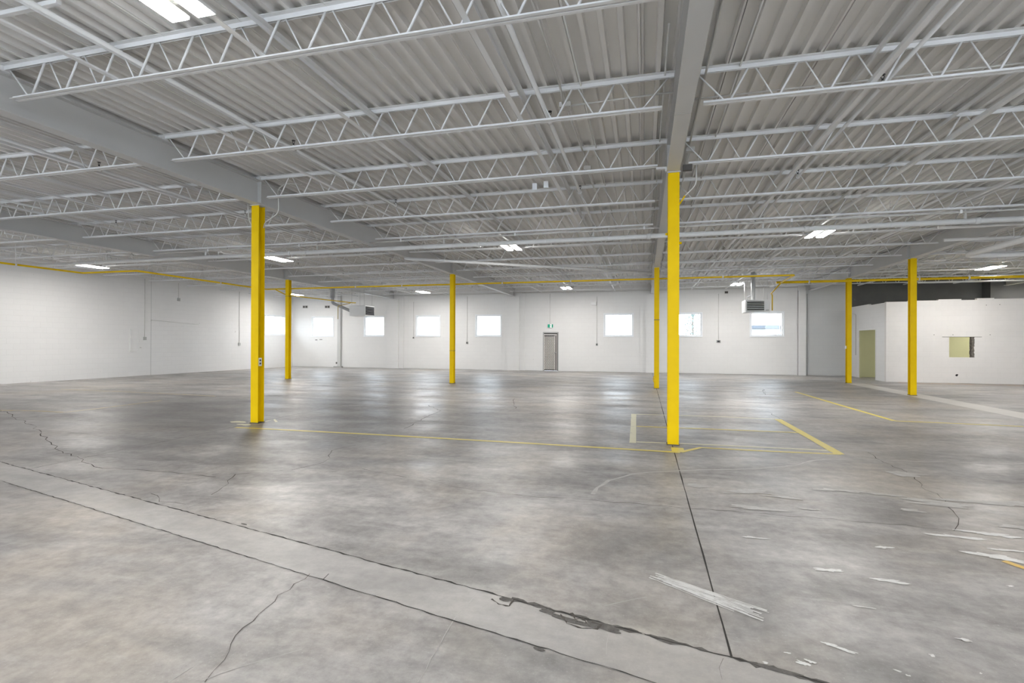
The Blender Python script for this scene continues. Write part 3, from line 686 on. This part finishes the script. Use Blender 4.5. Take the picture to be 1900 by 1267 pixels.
LP = [(-3.5, 2.85, 'bright twin-panel ceiling light nearest the camera at the top left'), (-3.5, 13.35, 'twin-panel ceiling light in front of the middle column area'), (4.0, 13.4, 'twin-panel ceiling light right of the nearest column'),
      (-11.1, 13.6, 'ceiling light just right of the left near column'), (-18.5, 13.4, 'ceiling light at far left above the yellow pipe bend'), (-3.55, 23.9, 'twin-panel ceiling light above the back door'),
      (3.93, 23.95, 'twin-panel ceiling light above the right hanging heater'), (-11, 24.2, 'ceiling light above the windows left of the middle column'), (-18.5, 24.0, 'ceiling light beside the far left column'), (11.35, 20.75, 'ceiling light in front of the partition room at far right')]
for x, y, l in LP: lamp_fixture(x, y, l)
OFF = [(-11, 3), (4, 2.9), (-18.5, 3), (11.6, 2.9), (11.6, 12.5), (-3.5, -5), (4, -5), (-11, -5), (11.6, -5), (-18.5, -5), (15.3, 24.2)]
OFFL = ['second from the left wall, level with the nearest light', 'right of the centre girder, level with the nearest light', 'by the left wall, level with the nearest light', 'beyond the right girder, level with the nearest light', 'beyond the right girder, near the sprinkler main',
        'behind the viewer left of the centre girder', 'behind the viewer right of the centre girder', 'behind the viewer left of the left girder', 'behind the viewer beyond the right girder', 'behind the viewer by the left wall', 'inside the partition room']
for k, (x, y) in enumerate(OFF): lamp_fixture(x, y, 'twin-panel ceiling light ' + OFFL[k])

# ------------------------------------------------------------------ back door with folding gate, exit sign
dr = bpy.data.objects.new('door_1', None); C.objects.link(dr); dr['kind'] = 'structure'; dr['label'] = 'back door behind a folding security gate'; dr.location = (-4.845, BACK, 0)
bm = BM(); h = .425
box(bm, -h, -h+.05, -.02, .12, 0, 2.09); box(bm, h-.05, h, -.02, .12, 0, 2.09); box(bm, -h+.05, h-.05, -.02, .12, 2.03, 2.09); obj('door_frame', bm, 'grey_metal', dr)
bm = BM(); box(bm, -h+.05, h-.05, .07, .11, .01, 2.03); leaf = obj('door_leaf', bm, 'door_paint', dr)
bm = BM(); tube(bm, [(.3, .07, 1.0), (.3, .02, 1.0), (.2, .02, 1.0)], .012, 8); obj('door_handle', bm, 'grey_metal', leaf)
g = thing('security_gate', 'folding diamond-lattice security gate closed across the back door', 'gate', (-4.845, BACK-.03, 0))
bm = BM(); W0, W1, Z0, Z1 = -.36, .24, .08, 1.86; nx = 6; dx = (W1-W0)/nx; nzr = 21; dz = (Z1-Z0)/nzr
for i in range(nx):
    for k in range(nzr):
        xa, za = W0+i*dx, Z0+k*dz
        for p in (((xa, za), (xa+dx, za+dz)), ((xa, za+dz), (xa+dx, za))):
            tube(bm, [(p[0][0], 0, p[0][1]), (p[1][0], .002, p[1][1])], .0115, 4, smooth=False)
obj('lattice', bm, 'gate_metal', g)
for x in (W0, W1, .32):
    bm = BM(); box(bm, x-.012, x+.012, -.02, .01, .03, 1.95); obj('upright_bar', bm, 'gate_metal', g)
bm = BM(); box(bm, W0, .34, -.025, .012, 1.92, 1.97); obj('top_track', bm, 'gate_metal', g)
bm = BM(); box(bm, .225, .26, -.03, -.015, .9, 1.02); obj('lock_plate', bm, 'grey_metal', g)
# exit sign with running figure in a doorway
e = thing('exit_sign', 'green running-man exit sign above the back door', 'exit sign', (-4.86, BACK-.001, 2.41))
bm = BM(); box(bm, -.16, .16, -.05, 0, -.11, .10); obj('sign_housing', bm, 'white_enamel', e, bevel=.004)
bm = BM(); box(bm, -.145, .145, -.054, -.0502, -.085, .09); sf = obj('sign_face', bm, 'sign_green', e)
bm = BM(); box(bm, -.02, .075, -.0565, -.0542, -.08, .085); obj('doorway_symbol', bm, 'sign_white', sf)
bm = BM()
def bar2(bm, p, q, w, y=-.059):
    p, q = Vector((p[0], 0, p[1])), Vector((q[0], 0, q[1])); d = (q-p).normalized(); n = Vector((-d.z, 0, d.x))*w/2
    v = [bm.verts.new((s.x, yy, s.z)) for yy in (y, y+.0015) for s in (p+n, p-n, q-n, q+n)]
    for f in ((0,1,2,3),(7,6,5,4),(0,4,5,1),(1,5,6,2),(2,6,7,3),(3,7,4,0)): bm.faces.new([v[i] for i in f])
tube(bm, [(.022, -.0585, .058), (.022, -.057, .058)], .011, 10)
for p, q, wd in (((.015, .045), (.03, -.005), .022), ((.03, -.005), (.055, -.03), .013), ((.055, -.03), (.05, -.06), .011), ((.028, -.005), (.008, -.035), .013), ((.008, -.035), (-.015, -.04), .011),
                 ((.015, .04), (-.01, .02), .009), ((.02, .04), (.045, .02), .009)): bar2(bm, p, q, wd)
obj('running_figure', bm, 'sign_green', sf)

# ------------------------------------------------------------------ conduits, boxes and vents on the walls
def drop(u, v0, v1, label, boxw=.1, boxh=.12, mat='grey_metal', ztop=None, Y=BACK, boxed=True):
    a, b = py(u, v0, Y), py(u, v1, Y)
    t = thing('wall_conduit', label, 'conduit', (b.x, Y, b.z))
    bm = BM(); tube(bm, [(0, -.012, 0), (0, -.012, a.z-b.z)], .011, 8); obj('conduit', bm, 'conduit_paint', t)
    if boxed:
        bm = BM(); box(bm, -boxw/2, boxw/2, -.045, -.001, -boxh, .0); ob_ = obj('outlet_box', bm, mat, t)
        if mat == 'grey_metal':
            bm = BM(); box(bm, -boxw*.3, boxw*.3, -.048, -.0452, -boxh*.85, -boxh*.15); obj('outlet_face', bm, 'black_plastic', ob_)
drop(1020.5, 545, 601, 'thin conduit dropping to the exit sign', boxed=False)
drop(1107.5, 550, 637, 'long thin conduit right of the back door ending in an outlet')
drop(867, 550, 634, 'thin conduit with outlet between the middle column and its right window')
drop(725, 585, 632, 'thin conduit with small box right of the window behind left heater', .08, .1)
drop(767.5, 560, 625, 'short conduit with small box left of a back window', .08, .1)
drop(1333, 545, 631, 'thin conduit with dark box between the two right windows', .2, .13)
drop(1484, 540, 690, 'long thin conduit beside the right pilaster', boxed=False)
drop(1497.5, 545, 697, 'dark conduit on the edge of the right pilaster', boxed=False)
# left wall drops
def dropl(u, v0, v1, label, s=1.0):
    b = None
    X = -21.3
    for _ in range(6): b = px(u, v1, X); X = LX(b.y)
    a = px(u, v0, X)
    t = thing('wall_conduit', label, 'conduit', (LX(b.y), b.y, b.z), math.atan2(-.8, 18))
    bm = BM(); tube(bm, [(.012, 0, 0), (.012, 0, min(a.z, 4.4)-b.z)], .013, 8); obj('conduit', bm, 'conduit_paint', t)
    bm = BM(); box(bm, .001, .05, -.06, .06, -.14, 0); obj('outlet_box', bm, 'grey_metal', t)
dropl(268, 517, 625, 'long conduit with outlet box on the left wall above the access panel')
dropl(331, 525, 553, 'short conduit with box high on the left wall')
dropl(443.5, 541, 636, 'long conduit with outlet on the left wall near the left near column')
def lwall(u, v):
    X = -21.3
    for _ in range(6): b = px(u, v, X); X = LX(b.y)
    return b
a, b = lwall(241, 611), lwall(257, 651); bm = BM()
zt, zb = a.z, b.z
for (y0, y1, z0, z1) in ((a.y, b.y, zt, zt+.02), (a.y, b.y, zb-.02, zb), (a.y, a.y+.02, zb, zt), (b.y-.02, b.y, zb, zt)): box(bm, LX(a.y)-.02, LX(a.y)+.035, y0, y1, z0, z1)
tag(obj('access_panel_frame', bm, 'wall_y'), 'painted-over access panel outline on the left wall', 'panel')
q = lwall(280, 650); bm = BM(); box(bm, LX(q.y)-.01, LX(q.y)+.004, q.y-.012, q.y+.012, 0, 4.5); obj('trim_9', bm, 'wall_grey')['kind'] = 'structure'
p = lwall(280, 594); bm = BM(); tube(bm, [(LX(p.y), p.y, p.z), (LX(p.y)+.12, p.y, p.z), (LX(p.y)+.12, p.y+2.4, p.z-.1)], .010, 6); tag(obj('wall_bracket', bm, 'conduit_paint'), 'thin white bracket arm on the left wall right of the access panel', 'bracket')
# vents near the corner, slots, boxes
for u0, u1, v0, v1, l in ((562, 571, 567, 571.5, 'small grey vent high on the back wall nearest the corner'), (603, 612, 567, 571.5, 'small grey vent high on the back wall above the first window')):
    a, b = py(u0, v0, BACK), py(u1, v1, BACK); t = thing('wall_vent', l, 'vent', (a.x, BACK, b.z))
    bm = BM(); box(bm, 0, b.x-a.x, -.02, -.001, 0, a.z-b.z); vf = obj('vent_frame', bm, 'grey_metal', t)
    for k in range(2):
        bm = BM(); w = (b.x-a.x); box(bm, .03+k*w*.5, w*.5-.02+k*w*.5, -.024, -.0202, .02, a.z-b.z-.02); obj('grille', bm, 'dark_metal', vf)
for u0, u1, v0, v1, l in ((585, 589, 630, 631.2, 'small dark slot below the first back window, left one'), (593, 598, 629.4, 630.4, 'small dark slot below the first back window, right one')):
    a, b = py(u0, v0, BACK), py(u1, v1, BACK); bm = BM(); box(bm, a.x, b.x, BACK-.012, BACK-.001, b.z, a.z); tag(obj('wall_slot', bm, 'dark_metal'), l, 'slot')
a, b = py(624, 671.5, BACK), py(629, 675, BACK); bm = BM(); box(bm, a.x, b.x, BACK-.05, BACK-.001, b.z, a.z); tag(obj('floor_outlet', bm, 'dark_metal'), 'dark outlet box low on the back wall left of the narrow grey post', 'outlet')
bm = BM(); box(bm, -17.9, -17.35, BACK-.3, BACK-.15, 0, .07); tag(obj('grey_block', bm, 'grey_metal'), 'small grey block on the floor at the foot of the narrow grey post', 'block')
a, b = py(1097, 560, BACK), py(1107, 566, BACK); bm = BM(); box(bm, a.x, b.x, BACK-.10, BACK-.001, b.z, a.z); tag(obj('speaker_box', bm, 'white_enamel', bevel=.01), 'small white box high on the back wall right of the exit sign', 'box')
a = py(1347.5, 542.5, BACK); bm = BM(); box(bm, a.x-.07, a.x+.07, BACK-.1, BACK-.001, a.z-.05, a.z+.05); tag(obj('detector_box', bm, 'dark_metal'), 'small dark box high on the back wall right of the nearest column', 'box')
bm = BM(); tube(bm, [(-13.4, BACK-.06, 4.2), (-7.3, BACK-.06, 4.2)], .012, 8); tag(obj('wall_pipe', bm, 'conduit_paint'), 'thin horizontal pipe along the top of the back wall left of centre', 'pipe')
bm = BM(); tube(bm, [(-6.4, BACK-.06, 4.2), (7.1, BACK-.06, 4.2)], .012, 8); tag(obj('wall_pipe', bm, 'conduit_paint'), 'thin horizontal pipe along the top of the back wall right of centre', 'pipe')
# white clear tags hanging under the deck, left of centre
for k, (u, v, l) in enumerate(((992, 342, 'left'), (1013, 338, 'right'))):
    p = pf(u, v, 4.2); bm = BM(); box(bm, p.x-.04, p.x+.04, p.y, p.y+.004, p.z-.09, p.z+.02); tube(bm, [(p.x, p.y+.002, p.z+.02), (p.x, p.y+.002, 4.52)], .002, 5)
    tag(obj('hanging_tag', bm, 'frame_white'), 'small white tag hanging from the roof left of the nearest column, %s one' % l, 'tag')

# ------------------------------------------------------------------ partition room at the right
OX, OY, OH = 9.33, 23.35, 3.16
t = [(-1, 0)]
bm = BM(); hw = (11.45, 12.25, 1.0, 1.78)
def puto(bm, l, r, b, tt): box(bm, l, r, OY, OY+.14, b, tt)
wall_panels(bm, OX, RIGHT, 0, OH, [hw], puto); 
# uneven top edge
for x0, x1, h in ((OX, 10.1, .02), (10.1, 11.1, .05), (11.1, 11.85, .09), (11.85, 12.35, .05), (12.35, 12.9, .11), (12.9, RIGHT, .08)): box(bm, x0, x1, OY+.005, OY+.135, OH, OH+h)
wp = struct('wall_office_front', bm, 'wall_office')
bm = BM()
def puts(bm, l, r, b, tt): box(bm, OX, OX+.09, l, r, b, tt)
wall_panels(bm, OY+.14, BACK, 0, OH, [(24.3, 26.0, 0, 2.1)], puts); box(bm, OX+.002, OX+.088, OY+1.6, BACK, OH, OH+.05); struct('wall_office_side', bm, 'wall_y')
# green inner walls seen through the openings
bm = BM(); box(bm, OX+.15, RIGHT, BACK-.65, BACK-.62, 0, 2.95); struct('wall_office_inner', bm, 'green_wall')
# doorway frame
d2 = bpy.data.objects.new('door_2', None); C.objects.link(d2); d2['kind'] = 'structure'; d2['label'] = 'open doorway into the partition room'; d2.location = (OX, 25.15, 0)
bm = BM(); box(bm, -.015, .0, .80, .89, 0, 2.1); box(bm, -.015, .0, -.89, -.85, 0, 2.1); box(bm, -.015, .0, -.89, .89, 2.1, 2.15); obj('door_frame', bm, 'wall_y', d2)
bm = BM(); box(bm, .001, .088, .835, .849, 0, 2.1); obj('door_jamb', bm, 'green_wall', d2)
# window opening trim: lintel line and broken right edge
bm = BM(); box(bm, 11.22, 12.5, OY-.012, OY-.001, 1.78, 1.795); o = obj('lintel_edge', bm, 'plaster_broken', wp); o['label'] = 'dark lintel line over the opening'
bm = BM(); vs = []
random.seed(3)
zz = [1.0+.78*k/16 for k in range(17)]
L_ = [bm.verts.new((12.17+random.uniform(-.012, .02), OY-.004, z)) for z in zz]; R_ = [bm.verts.new((12.255+random.uniform(-.01, .02), OY-.006, z)) for z in zz]
K_ = [bm.verts.new((12.17+random.uniform(0, .02), OY+.14, z)) for z in zz]
for k in range(16): bm.faces.new((L_[k], R_[k], R_[k+1], L_[k+1])); bm.faces.new((L_[k], L_[k+1], K_[k+1], K_[k]))
obj('broken_edge', bm, 'plaster_broken', wp)['label'] = 'broken plaster edge'
p = py(1775, 696, OY); o = obj('wall_hole', blob(0, 0, .045, .04, 0, bm=None), 'black_inside', wp); o.rotation_euler = (math.pi/2, 0, 0); o.location = (p.x, OY-.003, p.z)
for u, v in ((1733, 621), (1768, 621), (1837, 621), (1830, 561+5), (1855, 565)):
    p = py(u, v, OY); bm = BM(); tube(bm, [(p.x, OY-.006, p.z), (p.x, OY, p.z)], .014, 8); obj('bolt_hole', bm, 'dark_metal', wp)
bm = BM(); tube(bm, bent([(OX-.02, 26.3, 1.0), (OX-.02, 26.3, 2.85), (OX-.02, 26.7, 2.9)], .1), .014, 8); tag(obj('wall_conduit', bm, 'conduit_paint'), 'white conduit beside the partition room doorway', 'conduit')

# ------------------------------------------------------------------ outside: views through the windows, unseen bounce ground behind the viewer
bm = BM(); box(bm, -80, 80, BACK+.6, 160, -.6, -.2); o = struct('ground', bm, 'asphalt')
bm = BM(); box(bm, -80, -23.5, -60, BACK+.6, -.6, -.2); struct('ground_left', bm, 'asphalt')
bm = BM(); box(bm, -23.5, 80, -60, FRONT-.3, -.3, -.02); struct('ground_bounce', bm, 'bounce_white')  # unseen bright ground, added to bounce daylight up to the ceiling
b = thing('distant_building', 'pale low building seen through the window behind the right heater', 'building', (19, 62, -.2))
bm = BM(); box(bm, -11, 20, 0, 12, 0, 3.4); obj('wall', bm, 'far_building', b)
bm = BM(); box(bm, -11.2, 20.2, -.2, 12.2, 3.4, 3.75); obj('roof', bm, 'far_roof', b)
for k in range(3):
    bm = BM(); box(bm, -9+k*3, -7.6+k*3, -.05, 0, 1.5, 2.6); obj('window', bm, 'far_roof', b)
sh = thing('distant_shed', 'small dark shed at the right edge of the window behind the right heater', 'building', (11.2, 47, -.2))
bm = BM(); box(bm, -.25, .35, 0, 1.2, 0, 2.5); obj('wall', bm, 'far_roof', sh)
bm = BM(); prism(bm, [(-.3, 2.5), (.4, 2.5), (.05, 2.68)], 'y', -.05, 1.25); obj('roof', bm, 'far_building', sh)
tr_ = thing('distant_tree', 'small tree seen through the window right of the nearest column', 'tree', (3.6, 41, -.2))
bm = BM(); tube(bm, [(0, 0, 0), (.05, 0, 1.6), (0, .05, 3.0), (.03, 0, 4.6)], .07, 8); tube(bm, [(.03, 0, 1.8), (.6, .1, 2.6)], .03, 6); tube(bm, [(0, 0, 2.2), (-.5, .1, 2.9)], .03, 6); obj('trunk', bm, 'bark', tr_)
bm = BM(); random.seed(5)
for k in range(420):
    z = random.uniform(1.5, 4.6); rr = .75*(1-abs(z-2.7)/2.4)+.08; a = random.uniform(0, 6.28); r = rr*math.sqrt(random.random()); c = Vector((r*math.cos(a), r*math.sin(a), z))
    n = Vector((random.gauss(0, 1), random.gauss(0, 1), random.gauss(0, 1))).normalized(); u = n.orthogonal().normalized()*.09; v = n.cross(u)*.6
    bm.faces.new([bm.verts.new(c+q) for q in (u, v, -u, -v)])
obj('foliage', bm, 'leaf', tr_)
